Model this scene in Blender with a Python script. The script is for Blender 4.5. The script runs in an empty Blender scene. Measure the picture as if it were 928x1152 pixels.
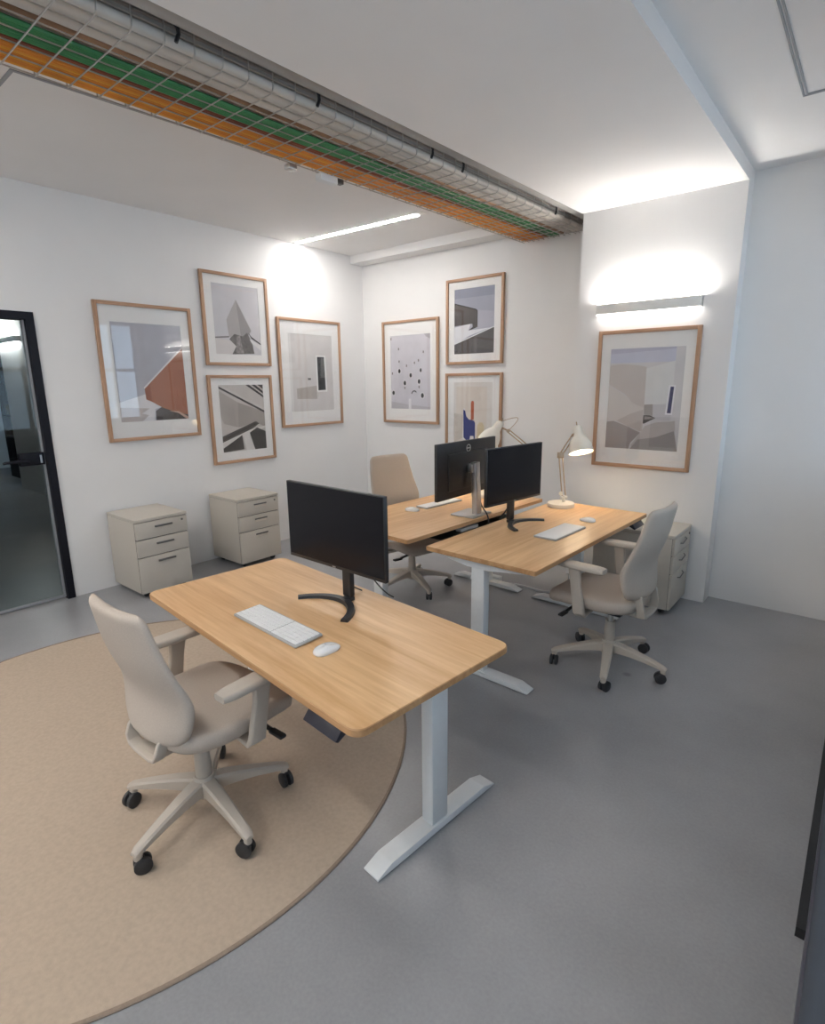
import bpy, bmesh, math, random
from mathutils import Vector, Matrix
random.seed(7)
PI = math.pi
scn = bpy.context.scene
COL = scn.collection

# ------------------------------------------------------------------ materials
MATS = {}
def srgb(r, g, b):
    f = lambda c: (c/255/12.92) if c/255 <= 0.04045 else ((c/255+0.055)/1.055)**2.4
    return (f(r), f(g), f(b), 1.0)

def mat(name, rgb, rough=0.5, metal=0.0, spec=0.5, noise=0.0, nscale=8.0, bump=0.0, bscale=200.0, coat=0.0, stretch=(1, 1, 1)):
    """procedural principled material: a base colour with a little noise of its own, optional fine bump"""
    if name in MATS: return MATS[name]
    m = bpy.data.materials.new(name); m.use_nodes = True
    nt = m.node_tree; b = nt.nodes['Principled BSDF']
    c = rgb if len(rgb) == 4 else (*rgb, 1)
    b.inputs['Roughness'].default_value = rough
    b.inputs['Metallic'].default_value = metal
    b.inputs['Specular IOR Level'].default_value = spec
    b.inputs['Coat Weight'].default_value = coat
    tc = nt.nodes.new('ShaderNodeTexCoord'); mp = nt.nodes.new('ShaderNodeMapping')
    mp.inputs['Scale'].default_value = stretch
    nt.links.new(tc.outputs['Object'], mp.inputs['Vector'])
    n = nt.nodes.new('ShaderNodeTexNoise'); n.inputs['Scale'].default_value = nscale; n.inputs['Detail'].default_value = 5
    nt.links.new(mp.outputs['Vector'], n.inputs['Vector'])
    r = nt.nodes.new('ShaderNodeValToRGB')
    k = noise
    r.color_ramp.elements[0].position = 0.3; r.color_ramp.elements[1].position = 0.7
    r.color_ramp.elements[0].color = (c[0]*(1-k), c[1]*(1-k), c[2]*(1-k), 1)
    r.color_ramp.elements[1].color = (min(1, c[0]*(1+k)), min(1, c[1]*(1+k)), min(1, c[2]*(1+k)), 1)
    nt.links.new(n.outputs['Fac'], r.inputs['Fac'])
    nt.links.new(r.outputs['Color'], b.inputs['Base Color'])
    if bump > 0:
        n2 = nt.nodes.new('ShaderNodeTexNoise'); n2.inputs['Scale'].default_value = bscale; n2.inputs['Detail'].default_value = 3
        nt.links.new(tc.outputs['Object'], n2.inputs['Vector'])
        bp = nt.nodes.new('ShaderNodeBump'); bp.inputs['Strength'].default_value = bump; bp.inputs['Distance'].default_value = 0.002
        nt.links.new(n2.outputs['Fac'], bp.inputs['Height']); nt.links.new(bp.outputs['Normal'], b.inputs['Normal'])
    MATS[name] = m
    return m

def emit(name, rgb, strength):
    if name in MATS: return MATS[name]
    m = bpy.data.materials.new(name); m.use_nodes = True
    b = m.node_tree.nodes['Principled BSDF']
    b.inputs['Base Color'].default_value = (0.9, 0.9, 0.9, 1)
    b.inputs['Emission Color'].default_value = (*rgb, 1); b.inputs['Emission Strength'].default_value = strength
    MATS[name] = m
    return m

def glass(name, tint=(1, 1, 1), refl=1.0, rough=0.0):
    """thin clear pane: straight-through transmission plus a Fresnel reflection"""
    if name in MATS: return MATS[name]
    m = bpy.data.materials.new(name); m.use_nodes = True
    nt = m.node_tree; nt.nodes.remove(nt.nodes['Principled BSDF'])
    out = nt.nodes['Material Output']
    t = nt.nodes.new('ShaderNodeBsdfTransparent'); t.inputs['Color'].default_value = (*tint, 1)
    g = nt.nodes.new('ShaderNodeBsdfGlossy'); g.inputs['Roughness'].default_value = rough
    lw = nt.nodes.new('ShaderNodeLayerWeight'); lw.inputs['Blend'].default_value = 0.5      # Schlick, the same from both sides
    pw = nt.nodes.new('ShaderNodeMath'); pw.operation = 'POWER'; pw.inputs[1].default_value = 5.0
    f = nt.nodes.new('ShaderNodeMath'); f.operation = 'MULTIPLY_ADD'; f.inputs[1].default_value = 0.96; f.inputs[2].default_value = 0.04
    nt.links.new(lw.outputs['Facing'], pw.inputs[0]); nt.links.new(pw.outputs[0], f.inputs[0])
    mu = nt.nodes.new('ShaderNodeMath'); mu.operation = 'MULTIPLY'; mu.inputs[1].default_value = refl
    x = nt.nodes.new('ShaderNodeMixShader')
    nt.links.new(f.outputs[0], mu.inputs[0]); nt.links.new(mu.outputs[0], x.inputs[0])
    nt.links.new(t.outputs[0], x.inputs[1]); nt.links.new(g.outputs[0], x.inputs[2])
    nt.links.new(x.outputs[0], out.inputs['Surface'])
    MATS[name] = m
    return m

def wood(name, dark, light, axis=0, scale=1.0, rough=0.38):
    if name in MATS: return MATS[name]
    m = bpy.data.materials.new(name); m.use_nodes = True
    nt = m.node_tree; b = nt.nodes['Principled BSDF']; b.inputs['Roughness'].default_value = rough
    tc = nt.nodes.new('ShaderNodeTexCoord')
    mp = nt.nodes.new('ShaderNodeMapping')
    s = [9*scale, 9*scale, 9*scale]; s[axis] = 0.55*scale
    mp.inputs['Scale'].default_value = s
    nt.links.new(tc.outputs['Object'], mp.inputs['Vector'])
    n = nt.nodes.new('ShaderNodeTexNoise'); n.inputs['Scale'].default_value = 1.6; n.inputs['Detail'].default_value = 6; n.inputs['Roughness'].default_value = 0.62
    n.inputs['Distortion'].default_value = 0.6
    nt.links.new(mp.outputs['Vector'], n.inputs['Vector'])
    n2 = nt.nodes.new('ShaderNodeTexNoise'); n2.inputs['Scale'].default_value = 9.0; n2.inputs['Detail'].default_value = 3
    nt.links.new(mp.outputs['Vector'], n2.inputs['Vector'])
    mx = nt.nodes.new('ShaderNodeMath'); mx.operation = 'MULTIPLY_ADD'; mx.inputs[1].default_value = 0.3
    nt.links.new(n2.outputs['Fac'], mx.inputs[0]); nt.links.new(n.outputs['Fac'], mx.inputs[2])
    r = nt.nodes.new('ShaderNodeValToRGB')
    r.color_ramp.elements[0].position = 0.42; r.color_ramp.elements[1].position = 0.86
    r.color_ramp.elements[0].color = dark; r.color_ramp.elements[1].color = light
    nt.links.new(mx.outputs[0], r.inputs['Fac']); nt.links.new(r.outputs['Color'], b.inputs['Base Color'])
    MATS[name] = m
    return m

def concrete(name):
    m = bpy.data.materials.new(name); m.use_nodes = True
    nt = m.node_tree; b = nt.nodes['Principled BSDF']
    tc = nt.nodes.new('ShaderNodeTexCoord')
    n = nt.nodes.new('ShaderNodeTexNoise'); n.inputs['Scale'].default_value = 1.3; n.inputs['Detail'].default_value = 7; n.inputs['Roughness'].default_value = 0.6
    nt.links.new(tc.outputs['Object'], n.inputs['Vector'])
    r = nt.nodes.new('ShaderNodeValToRGB')
    r.color_ramp.elements[0].position = 0.3; r.color_ramp.elements[1].position = 0.72
    r.color_ramp.elements[0].color = (0.280, 0.281, 0.290, 1); r.color_ramp.elements[1].color = (0.372, 0.375, 0.388, 1)
    nt.links.new(n.outputs['Fac'], r.inputs['Fac'])
    # fine speckle
    s = nt.nodes.new('ShaderNodeTexNoise'); s.inputs['Scale'].default_value = 90; s.inputs['Detail'].default_value = 3
    nt.links.new(tc.outputs['Object'], s.inputs['Vector'])
    sr = nt.nodes.new('ShaderNodeMapRange'); sr.inputs['To Min'].default_value = 0.86; sr.inputs['To Max'].default_value = 1.12
    nt.links.new(s.outputs['Fac'], sr.inputs['Value'])
    # a few dark stains of their own
    v = nt.nodes.new('ShaderNodeTexVoronoi'); v.inputs['Scale'].default_value = 1.1
    nt.links.new(tc.outputs['Object'], v.inputs['Vector'])
    vr = nt.nodes.new('ShaderNodeMapRange'); vr.inputs['From Min'].default_value = 0.015; vr.inputs['From Max'].default_value = 0.034
    vr.inputs['To Min'].default_value = 0.62; vr.inputs['To Max'].default_value = 1.0
    nt.links.new(v.outputs['Distance'], vr.inputs['Value'])
    mul = nt.nodes.new('ShaderNodeMath'); mul.operation = 'MULTIPLY'
    nt.links.new(sr.outputs[0], mul.inputs[0]); nt.links.new(vr.outputs[0], mul.inputs[1])
    mc = nt.nodes.new('ShaderNodeVectorMath'); mc.operation = 'SCALE'
    nt.links.new(r.outputs['Color'], mc.inputs[0]); nt.links.new(mul.outputs[0], mc.inputs['Scale'])
    nt.links.new(mc.outputs[0], b.inputs['Base Color'])
    rr = nt.nodes.new('ShaderNodeMapRange'); rr.inputs['To Min'].default_value = 0.27; rr.inputs['To Max'].default_value = 0.38
    nt.links.new(n.outputs['Fac'], rr.inputs['Value']); nt.links.new(rr.outputs[0], b.inputs['Roughness'])
    bp = nt.nodes.new('ShaderNodeBump'); bp.inputs['Strength'].default_value = 0.03; bp.inputs['Distance'].default_value = 0.002
    nt.links.new(s.outputs['Fac'], bp.inputs['Height']); nt.links.new(bp.outputs['Normal'], b.inputs['Normal'])
    return m

M_WALL = mat('white_plaster', (0.80, 0.79, 0.78), 0.85, noise=0.012, nscale=3, bump=0.05, bscale=120)
M_CEIL = mat('white_ceiling_paint', (0.79, 0.78, 0.77), 0.9, noise=0.012, nscale=3, bump=0.04, bscale=120)
M_FLOOR = concrete('polished_concrete')
M_RUG = mat('beige_felt', srgb(186, 169, 151), 0.95, spec=0.1, noise=0.06, nscale=60, bump=0.5, bscale=420)
M_RUGEDGE = mat('beige_binding', srgb(150, 134, 120), 0.9, spec=0.1, noise=0.08, nscale=80, bump=0.3, bscale=300)
M_OAK = wood('oak_veneer', srgb(204, 156, 106), srgb(236, 197, 150), axis=0)
M_OAKE = wood('oak_edge', srgb(168, 122, 80), srgb(206, 162, 116), axis=0, rough=0.5)
M_FRAME = wood('oak_frame', srgb(154, 116, 90), srgb(194, 156, 126), axis=2, scale=2.2, rough=0.5)
M_FRAMEH = wood('oak_frame_rail', srgb(154, 116, 90), srgb(194, 156, 126), axis=0, scale=2.2, rough=0.5)
M_MATB = mat('white_mount_board', (0.87, 0.86, 0.845), 0.9, noise=0.01, nscale=50)
M_WHITE = mat('white_powder_coat', (0.74, 0.755, 0.76), 0.45, noise=0.015, nscale=40, bump=0.04, bscale=600)
M_CHAIR = mat('warm_grey_fabric', srgb(190, 178, 166), 0.9, spec=0.15, noise=0.05, nscale=220, bump=0.35, bscale=900)
M_CPLAS = mat('warm_grey_plastic', srgb(188, 178, 166), 0.5, noise=0.015, nscale=60, bump=0.05, bscale=700)
M_BLACK = mat('black_plastic', (0.018, 0.018, 0.02), 0.42, noise=0.1, nscale=50)
M_RUBBER = mat('dark_caster_rubber', (0.03, 0.03, 0.033), 0.5, noise=0.1, nscale=50)
M_SCREEN = mat('black_glossy_screen', (0.006, 0.006, 0.009), 0.2, spec=0.22, noise=0.02, nscale=5)
M_CHROME = mat('brushed_steel', (0.62, 0.62, 0.61), 0.28, metal=1.0, noise=0.03, nscale=120)
M_SILVER = mat('silver_stand_metal', (0.50, 0.50, 0.51), 0.35, metal=1.0, noise=0.03, nscale=120)
M_GUN = mat('gunmetal_stand', (0.055, 0.052, 0.05), 0.38, metal=0.5, noise=0.05, nscale=90)
M_CAB = mat('greige_steel', srgb(196, 189, 178), 0.5, noise=0.012, nscale=50, bump=0.04, bscale=700)
M_CABSHADE = mat('painted_gap_shade', (0.05, 0.047, 0.043), 0.7, noise=0.05)  # near-black standing for the shade in the cabinet gaps
M_HANDLE = mat('grey_handle_metal', (0.20, 0.19, 0.18), 0.4, metal=0.6, noise=0.04, nscale=90)
M_PALEH = mat('pale_recess', srgb(214, 204, 190), 0.6, noise=0.02)
M_KEYS = mat('white_keys', (0.85, 0.85, 0.85), 0.5, noise=0.01)
M_KBASE = mat('pale_grey_keyboard_body', (0.44, 0.44, 0.44), 0.45, noise=0.02)
M_MOUSE = mat('white_gloss_plastic', (0.82, 0.82, 0.82), 0.2, noise=0.01, coat=0.3)
M_LAMP = mat('cream_enamel', srgb(226, 219, 206), 0.35, noise=0.012, nscale=30)
M_BRASS = mat('pale_bronze_rod', srgb(176, 152, 126), 0.35, metal=0.6, noise=0.04, nscale=60)
M_DFRAME = mat('black_navy_steel', (0.007, 0.007, 0.012), 0.5, spec=0.25, noise=0.08, nscale=30)
M_NAVY = mat('blue_grey_panel', (0.050, 0.068, 0.10), 0.5, noise=0.06, nscale=8)
M_NAVYT = mat('grey_violet_trim', (0.10, 0.10, 0.125), 0.4, noise=0.05, nscale=20)
M_ORANGE = mat('orange_cable_sheath', srgb(214, 132, 36), 0.45, noise=0.14, nscale=5)
M_YELLOW = mat('amber_cable_sheath', srgb(222, 156, 48), 0.45, noise=0.14, nscale=5)
M_GREEN = mat('green_cable_sheath', srgb(58, 132, 78), 0.45, noise=0.12, nscale=5)
M_DGREEN = mat('dark_green_cable_sheath', srgb(36, 84, 56), 0.5, noise=0.12, nscale=5)
M_RUST = mat('red_brown_cable_sheath', srgb(138, 66, 36), 0.5, noise=0.18, nscale=5)
M_GCAB = mat('grey_cable_sheath', srgb(146, 136, 128), 0.5, noise=0.14, nscale=5)
M_PIPE = mat('grey_insulated_pipe', srgb(196, 190, 182), 0.42, metal=0.0, noise=0.16, nscale=3.5, bump=0.2, bscale=25, stretch=(1, 0.35, 1))
M_DUCT = mat('dull_galvanised_duct', srgb(158, 156, 153), 0.45, metal=0.0, noise=0.2, nscale=4, bump=0.2, bscale=18, stretch=(1, 0.3, 1))
M_BROWNP = mat('tarnished_copper_pipe', srgb(150, 118, 92), 0.45, metal=0.3, noise=0.3, nscale=6, stretch=(1, 0.5, 1))
M_WIRE = mat('galvanised_wire', (0.50, 0.49, 0.47), 0.35, metal=0.8, noise=0.06, nscale=60)
M_GROOVE = mat('shadow_gap_grey', srgb(150, 152, 156), 0.6, noise=0.03)
M_LIGHTBODY = mat('satin_grey_aluminium', srgb(238, 236, 231), 0.5, metal=0.0, noise=0.02, nscale=60)
M_CEILEM = emit('led_diffuser', (1.0, 0.965, 0.925), 47.0)
M_SCONUP = emit('sconce_up_diffuser', (1.0, 0.955, 0.905), 48.0)
M_SCONDN = emit('sconce_down_diffuser', (1.0, 0.955, 0.905), 4.0)
M_BULB = emit('warm_bulb', (1.0, 0.80, 0.55), 40.0)
M_CORREM = emit('added_corridor_diffuser', (1.0, 0.98, 0.95), 11.0)  # lamp added behind the door glass in place of a reflected wall light
M_PGLASS = glass('picture_glass', refl=1.1)
M_DGLASS = glass('door_glass', tint=(0.80, 0.845, 0.85), refl=0.55)
M_WGLASS = glass('window_glass', refl=1.0)

# ------------------------------------------------------------------ mesh builder
class MB:
    def __init__(self): self.bm = bmesh.new(); self.mi = 0
    def _tag(self, faces):
        for f in faces: f.material_index = self.mi
    def box(self, c, s, bev=0.0, seg=2, rz=0.0, rx=0.0, ry=0.0):
        M = Matrix.Translation(Vector(c)) @ Matrix.Rotation(rz, 4, 'Z') @ Matrix.Rotation(ry, 4, 'Y') @ Matrix.Rotation(rx, 4, 'X') @ Matrix.Diagonal((*s, 1))
        r = bmesh.ops.create_cube(self.bm, size=1.0, matrix=M)
        vs = set(r['verts']); fs = [f for f in self.bm.faces if all(v in vs for v in f.verts)]
        self._tag(fs)
        if bev > 0:
            es = list({e for f in fs for e in f.edges})
            b = bmesh.ops.bevel(self.bm, geom=es, offset=bev, segments=seg, affect='EDGES', profile=0.5)
            self._tag(b['faces'])
        return self
    def b2(self, x0, x1, y0, y1, z0, z1, bev=0.0, seg=2):
        return self.box(((x0+x1)/2, (y0+y1)/2, (z0+z1)/2), (abs(x1-x0), abs(y1-y0), abs(z1-z0)), bev, seg)
    def loft(self, rings, cap0=True, cap1=True, closed=True):
        R = [[self.bm.verts.new(p) for p in ring] for ring in rings]
        n = len(R[0]); fs = []
        for a, b in zip(R[:-1], R[1:]):
            for i in range(n if closed else n-1):
                j = (i+1) % n
                fs.append(self.bm.faces.new((a[i], a[j], b[j], b[i])))
        if cap0: fs.append(self.bm.faces.new(R[0][::-1]))
        if cap1: fs.append(self.bm.faces.new(R[-1]))
        self._tag(fs)
        return self
    def tube(self, pts, r, n=10, caps=True):
        P = [Vector(p) for p in pts]; rad = r if isinstance(r, (list, tuple)) else [r]*len(P)
        rings = []; up = None
        for i, p in enumerate(P):
            t = (P[min(i+1, len(P)-1)] - P[max(i-1, 0)]).normalized()
            if up is None:
                up = Vector((0, 0, 1)) if abs(t.z) < 0.9 else Vector((1, 0, 0))
            u = (up - t*up.dot(t)).normalized(); w = t.cross(u); up = u
            rings.append([p + (u*math.cos(2*PI*k/n) + w*math.sin(2*PI*k/n))*rad[i] for k in range(n)])
        return self.loft(rings, caps, caps)
    def lathe(self, prof, o=(0, 0, 0), ax=(0, 0, 1), n=28, cap0=True, cap1=True):
        a = Vector(ax).normalized(); u = a.orthogonal().normalized(); w = a.cross(u); o = Vector(o)
        rings = [[o + a*h + (u*math.cos(2*PI*k/n) + w*math.sin(2*PI*k/n))*max(r, 1e-4) for k in range(n)] for r, h in prof]
        return self.loft(rings, cap0, cap1)
    def prism(self, poly, z0, z1, axis='z', bev=0.0):
        f = {'z': lambda a, b, c: (a, b, c), 'y': lambda a, b, c: (a, c, b), 'x': lambda a, b, c: (c, a, b)}[axis]
        n0 = len(self.bm.faces)
        self.loft([[f(a, b, z0) for a, b in poly], [f(a, b, z1) for a, b in poly]])
        if bev > 0:
            self.bm.faces.ensure_lookup_table()
            fs = self.bm.faces[n0:]
            es = list({e for q in fs for e in q.edges})
            b = bmesh.ops.bevel(self.bm, geom=es, offset=bev, segments=2, affect='EDGES', profile=0.5)
            self._tag(b['faces'])
        return self
    def poly(self, pts):
        f = self.bm.faces.new([self.bm.verts.new(p) for p in pts]); f.material_index = self.mi
        return self
    def xf(self, M):
        bmesh.ops.transform(self.bm, matrix=M, verts=self.bm.verts); return self
    def build(self, name, m, parent=None, angle=35, recalc=True):
        if recalc: bmesh.ops.recalc_face_normals(self.bm, faces=self.bm.faces)
        me = bpy.data.meshes.new(name); self.bm.to_mesh(me); self.bm.free()
        for x in (m if isinstance(m, (list, tuple)) else [m]): me.materials.append(x)
        me.shade_smooth(); me.set_sharp_from_angle(angle=math.radians(angle))
        o = bpy.data.objects.new(name, me); COL.objects.link(o)
        if parent: o.parent = parent
        return o

def thing(name, label, cat, loc=(0, 0, 0), rz=0.0, group=None):
    o = bpy.data.objects.new(name, None); COL.objects.link(o)
    o.empty_display_size = 0.1
    o.location = loc; o.rotation_euler = (0, 0, rz)
    return tag(o, label, cat, group)
def tag(o, label, cat, group=None):
    o['label'] = label; o['category'] = cat
    if group: o['group'] = group
    return o
def struct(name, mb, m, parent=None, **k):
    o = mb.build(name, m, parent, **k); o['kind'] = 'structure'; return o
def dup(root, loc, rz, label, group=None):
    def cp(o, p):
        c = o.copy(); COL.objects.link(c)
        if p: c.parent = p
        for ch in list(o.children): cp(ch, c)
        return c
    r = cp(root, None); r.location = loc; r.rotation_euler = (0, 0, rz)
    r['label'] = label
    if group: r['group'] = group
    return r
def rrect(hx, hy, r, n=6, cx=0, cy=0):
    P = []
    for (sx, sy, a0) in ((1, 1, 0), (-1, 1, PI/2), (-1, -1, PI), (1, -1, 3*PI/2)):
        for k in range(n+1):
            a = a0 + PI/2*k/n
            P.append((cx + sx*(hx-r) + r*math.cos(a), cy + sy*(hy-r) + r*math.sin(a)))
    return P
def sellipse(a, b, n=40, e=4.0):
    P = []
    for k in range(n):
        t = 2*PI*k/n; c, s = math.cos(t), math.sin(t)
        P.append((a*math.copysign(abs(c)**(2/e), c), b*math.copysign(abs(s)**(2/e), s)))
    return P

# ------------------------------------------------------------------ room constants (metres; corner of left and back wall at 0,0)
H1, H2, H3, H4 = 3.09, 3.005, 2.942, 3.031
PX0, PX1, PY = 2.889, 4.007, -0.487      # pier
QY = -0.321                               # wall right of the pier
WX = 4.945                                # window wall on the right
YR = -8.0                                 # rear wall
DY, DH, DY2 = -3.455, 2.209, -4.62        # glazed door in the left wall

def slope(y): return 2.88 + 0.033*(y + 0.487)   # left edge of the middle ceiling, not quite square to the room

# floor, walls, ceilings
struct('floor', MB().b2(-9.5, 9.0, YR-0.3, 0.4, -0.12, 0.0), M_FLOOR)
w = MB()
w.b2(-0.2, 0, DY, 0.2, 0, 3.5); w.b2(-0.2, 0, DY2, DY, DH, 3.5); w.b2(-0.2, 0, YR, DY2, 0, 3.5)
struct('wall_left', w, M_WALL)
struct('wall_back', MB().b2(0, PX0+0.05, 0, 0.2, 0, 3.5), M_WALL)
struct('wall_pier', MB().b2(PX0, PX1, PY, 0.2, 0, 3.5), M_WALL)
struct('wall_recess', MB().b2(PX1, WX+0.2, QY, 0.2, 0, 3.5), M_WALL)
struct('ceiling', MB().b2(-0.2, 2.02, YR, 0.2, H1, 3.3), M_CEIL)
c = MB()
c.loft([[(slope(YR), YR, z), (slope(PY), PY, z), (PX1, PY, z), (PX1, YR, z)] for z in (H3, 3.3)])
struct('ceiling_middle', c, M_CEIL)
struct('ceiling_right', MB().b2(PX1, 9.0, YR, 0.2, H4, 3.3), M_CEIL)
struct('ceiling_void', MB().b2(1.5, 3.6, YR, 0.2, 3.3, 3.5), M_CEIL)
struct('trim_1', MB().b2(0, 2.5, -0.1886, 0, H2, H1), M_WALL)          # shallow soffit along the back wall

# window wall on the right and rear wall, both with real openings to the sky
def window_wall(name, mb, opens, u0, u1, place):
    """wall with rectangular openings; opens = [(u0,u1,z0,z1)]"""
    us = u0
    for a, b, z0, z1 in opens:
        place(mb, us, a, 0, 3.5); place(mb, a, b, 0, z0); place(mb, a, b, z1, 3.5); us = b
    place(mb, us, u1, 0, 3.5)
    return struct(name, mb, M_WALL)
side_open = [(-4.05, -3.0, 1.0, 2.7), (-2.6, -1.55, 1.0, 2.7), (-1.2, -0.42, 1.0, 2.7)]
window_wall('wall_right', MB(), side_open, -4.35, QY, lambda m, a, b, z0, z1: m.b2(WX, WX+0.25, a, b, z0, z1) if b-a > 1e-4 else None)
rear_open = [(4.3, 6.1, 0.9, 2.6), (6.7, 8.5, 0.9, 2.6)]
window_wall('wall_rear', MB(), rear_open, 0.0, 9.0, lambda m, a, b, z0, z1: m.b2(a, b, YR-0.25, YR, z0, z1))
struct('wall_far_right', MB().b2(8.8, 9.0, YR, -4.35, 0, 3.5).b2(WX, 9.0, -4.35, -4.25, 0, 3.5), M_WALL)
def window(i, a, b, z0, z1, axis, pos):
    root = bpy.data.objects.new('window_%d' % i, None); COL.objects.link(root); root['kind'] = 'structure'
    f = MB(); t = 0.05
    def bar(u0, u1, za, zb, d=0.05):
        if axis == 'x': f.b2(pos-d/2, pos+d/2, u0, u1, za, zb)
        else: f.b2(u0, u1, pos-d/2, pos+d/2, za, zb)
    bar(a, a+t, z0, z1); bar(b-t, b, z0, z1); bar(a+t, b-t, z0, z0+t); bar(a+t, b-t, z1-t, z1)
    m = (a+b)/2; bar(m-t/2, m+t/2, z0+t, z1-t, 0.045); zt = z0+(z1-z0)*0.55
    bar(a+t, m-t/2, zt-0.025, zt+0.025, 0.04); bar(m+t/2, b-t, zt-0.025, zt+0.025, 0.04)
    f.build('window_frame', M_WHITE, root)
    g = MB()
    if axis == 'x': g.b2(pos-0.003, pos+0.003, a+0.02, b-0.02, z0+0.02, z1-0.02)
    else: g.b2(a+0.02, b-0.02, pos-0.003, pos+0.003, z0+0.02, z1-0.02)
    g.build('window_pane', M_WGLASS, root)
for i, (a, b, z0, z1) in enumerate(side_open): window(i+1, a, b, z0, z1, 'x', WX+0.12)
for i, (a, b, z0, z1) in enumerate(rear_open): window(i+4, a, b, z0, z1, 'y', YR-0.12)

# dark panel along the foot of the window wall at the right edge of the view
pr = thing('radiator_cover', 'dark blue-grey panel at the right edge with a black strip along its foot', 'panel', (4.905, -2.9, 0))
MB().b2(-0.022, 0.036, -1.40, 2.0, 0.03, 0.94, 0.004).build('panel', M_NAVY, pr)
MB().b2(-0.030, -0.022, -1.40, 1.95, 0.0, 0.075).build('trim_rail', M_NAVYT, pr)
MB().b2(-0.055, -0.030, -0.27, 1.9, 0.0, 0.035).build('black_strip', M_BLACK, pr)

# added corridor behind the glazed door, standing in for the room's reflection
struct('wall_added_corridor', MB().b2(-6.24, -0.2, -2.05, -1.9, 0, 2.9), M_WALL)
struct('wall_added_corridor_end', MB().b2(-9.5, -9.3, -6.5, -0.5, 0, 2.9), M_WALL)
struct('wall_added_corridor_side', MB().b2(-9.3, -0.2, -6.7, -6.5, 0, 2.9), M_WALL)
struct('wall_added_corridor_niche', MB().b2(-9.3, -6.24, -0.7, -0.5, 0, 2.9), M_WALL)
struct('ceiling_added_corridor', MB().b2(-9.5, -0.2, -6.7, -0.5, 2.65, 2.9), M_CEIL)
bk = thing('bookcase', 'dark bookcase added behind the glass door, standing in for a reflection of the room', 'bookcase', (-7.1, -1.75, 0))
b = MB(); b.b2(-0.8, 0.8, 0.30, 0.34, 0, 2.25); b.b2(-0.8, -0.76, 0, 0.30, 0, 2.25); b.b2(0.76, 0.8, 0, 0.30, 0, 2.25); b.b2(-0.76, 0.76, 0, 0.3, 2.2, 2.25); b.b2(-0.76, 0.76, 0, 0.3, 0, 0.35)
b.build('case', M_DFRAME, bk)
for z in (0.75, 1.15, 1.75): MB().b2(-0.76, 0.76, 0.01, 0.30, z, z+0.03).build('shelf', M_DFRAME, bk)
tag(MB().b2(-7.8, -6.4, -1.70, -1.50, 1.181, 1.36, 0.01).build('storage_box', mat('tan_board', srgb(170, 158, 138), 0.8, noise=0.05)), 'tan box on the middle shelf of the dark bookcase added behind the glass door', 'box')
wl = thing('wall_light', 'slim wall light added behind the glass door, standing in for a reflected one', 'wall light', (-5.7, -2.05, 2.39))
MB().b2(-0.55, 0.55, -0.085, 0.0, -0.045, 0.040, 0.003).build('housing', M_LIGHTBODY, wl)
MB().b2(-0.53, 0.53, -0.075, -0.01, 0.040, 0.044).build('diffuser', M_CORREM, wl)
MB().b2(-0.53, 0.53, -0.075, -0.01, -0.055, -0.045).build('diffuser', M_CORREM, wl)

# glazed door in the left wall
dr = bpy.data.objects.new('door_1', None); COL.objects.link(dr); dr['kind'] = 'structure'
f = MB(); T = 0.055
f.b2(-0.10, 0.012, DY-T, DY, 0, DH); f.b2(-0.10, 0.012, DY2, DY2+T, 0, DH); f.b2(-0.10, 0.012, DY2+T, DY-T, DH-T, DH)
f.build('door_frame', M_DFRAME, dr)
f = MB(); f.b2(-0.07, -0.03, DY-T-0.014, DY-T, 0.012, DH-T); f.b2(-0.07, -0.03, DY2+T, DY2+T+0.014, 0.012, DH-T); f.b2(-0.07, -0.03, DY2+T+0.014, DY-T-0.014, 0.012, 0.03)
f.build('door_seal', M_GROOVE, dr)
MB().b2(-0.056, -0.044, DY2+T+0.012, DY-T-0.012, 0.02, DH-T-0.004).build('door_glass', M_DGLASS, dr)
lk = MB().b2(-0.075, -0.022, DY-T-0.165, DY-T-0.004, 1.095, 1.19, 0.004).build('lock_case', M_DFRAME, dr)
MB().b2(-0.022, -0.018, DY-T-0.035, DY-T-0.022, 1.11, 1.17).build('strike_plate', M_SILVER, lk)
h = MB(); h.tube([(-0.025, DY-T-0.13, 1.14), (0.03, DY-T-0.13, 1.14)], 0.011); h.tube([(0.03, DY-T-0.12, 1.14), (0.032, DY-T-0.2, 1.14), (0.03, DY-T-0.27, 1.138), (0.02, DY-T-0.285, 1.132)], [0.012, 0.011, 0.010, 0.009])
h.build('door_handle', M_DFRAME, dr)

# access panels in the ceilings (thin grey strips painting the shadow gap along the panel edges)
def panel(name, x0, x1, y0, y1, z, m, t=0.014, double=False, corners=None):
    b = MB()
    def ring(o):
        b.b2(x0+o, x1-o, y0+o, y0+o+t, z-0.004, z+0.002); b.b2(x0+o, x1-o, y1-o-t, y1-o, z-0.004, z+0.002)
        b.b2(x0+o, x0+o+t, y0+o+t, y1-o-t, z-0.004, z+0.002); b.b2(x1-o-t, x1-o, y0+o+t, y1-o-t, z-0.004, z+0.002)
    ring(0)
    if double: ring(t*1.8)
    return struct(name, b, m)
struct('trim_3', MB().loft([[(1.588, -3.90, z), (1.606, -3.90, z), (1.716, -2.3, z), (1.702, -2.3, z)] for z in (H1-0.004, H1+0.002)]).b2(0.9, 1.588, -3.90, -3.882, H1-0.004, H1+0.002), M_GROOVE)
panel('trim_4', 4.358, 5.1, -2.8, -1.335, H4, M_GROOVE, 0.008, True)

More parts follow.
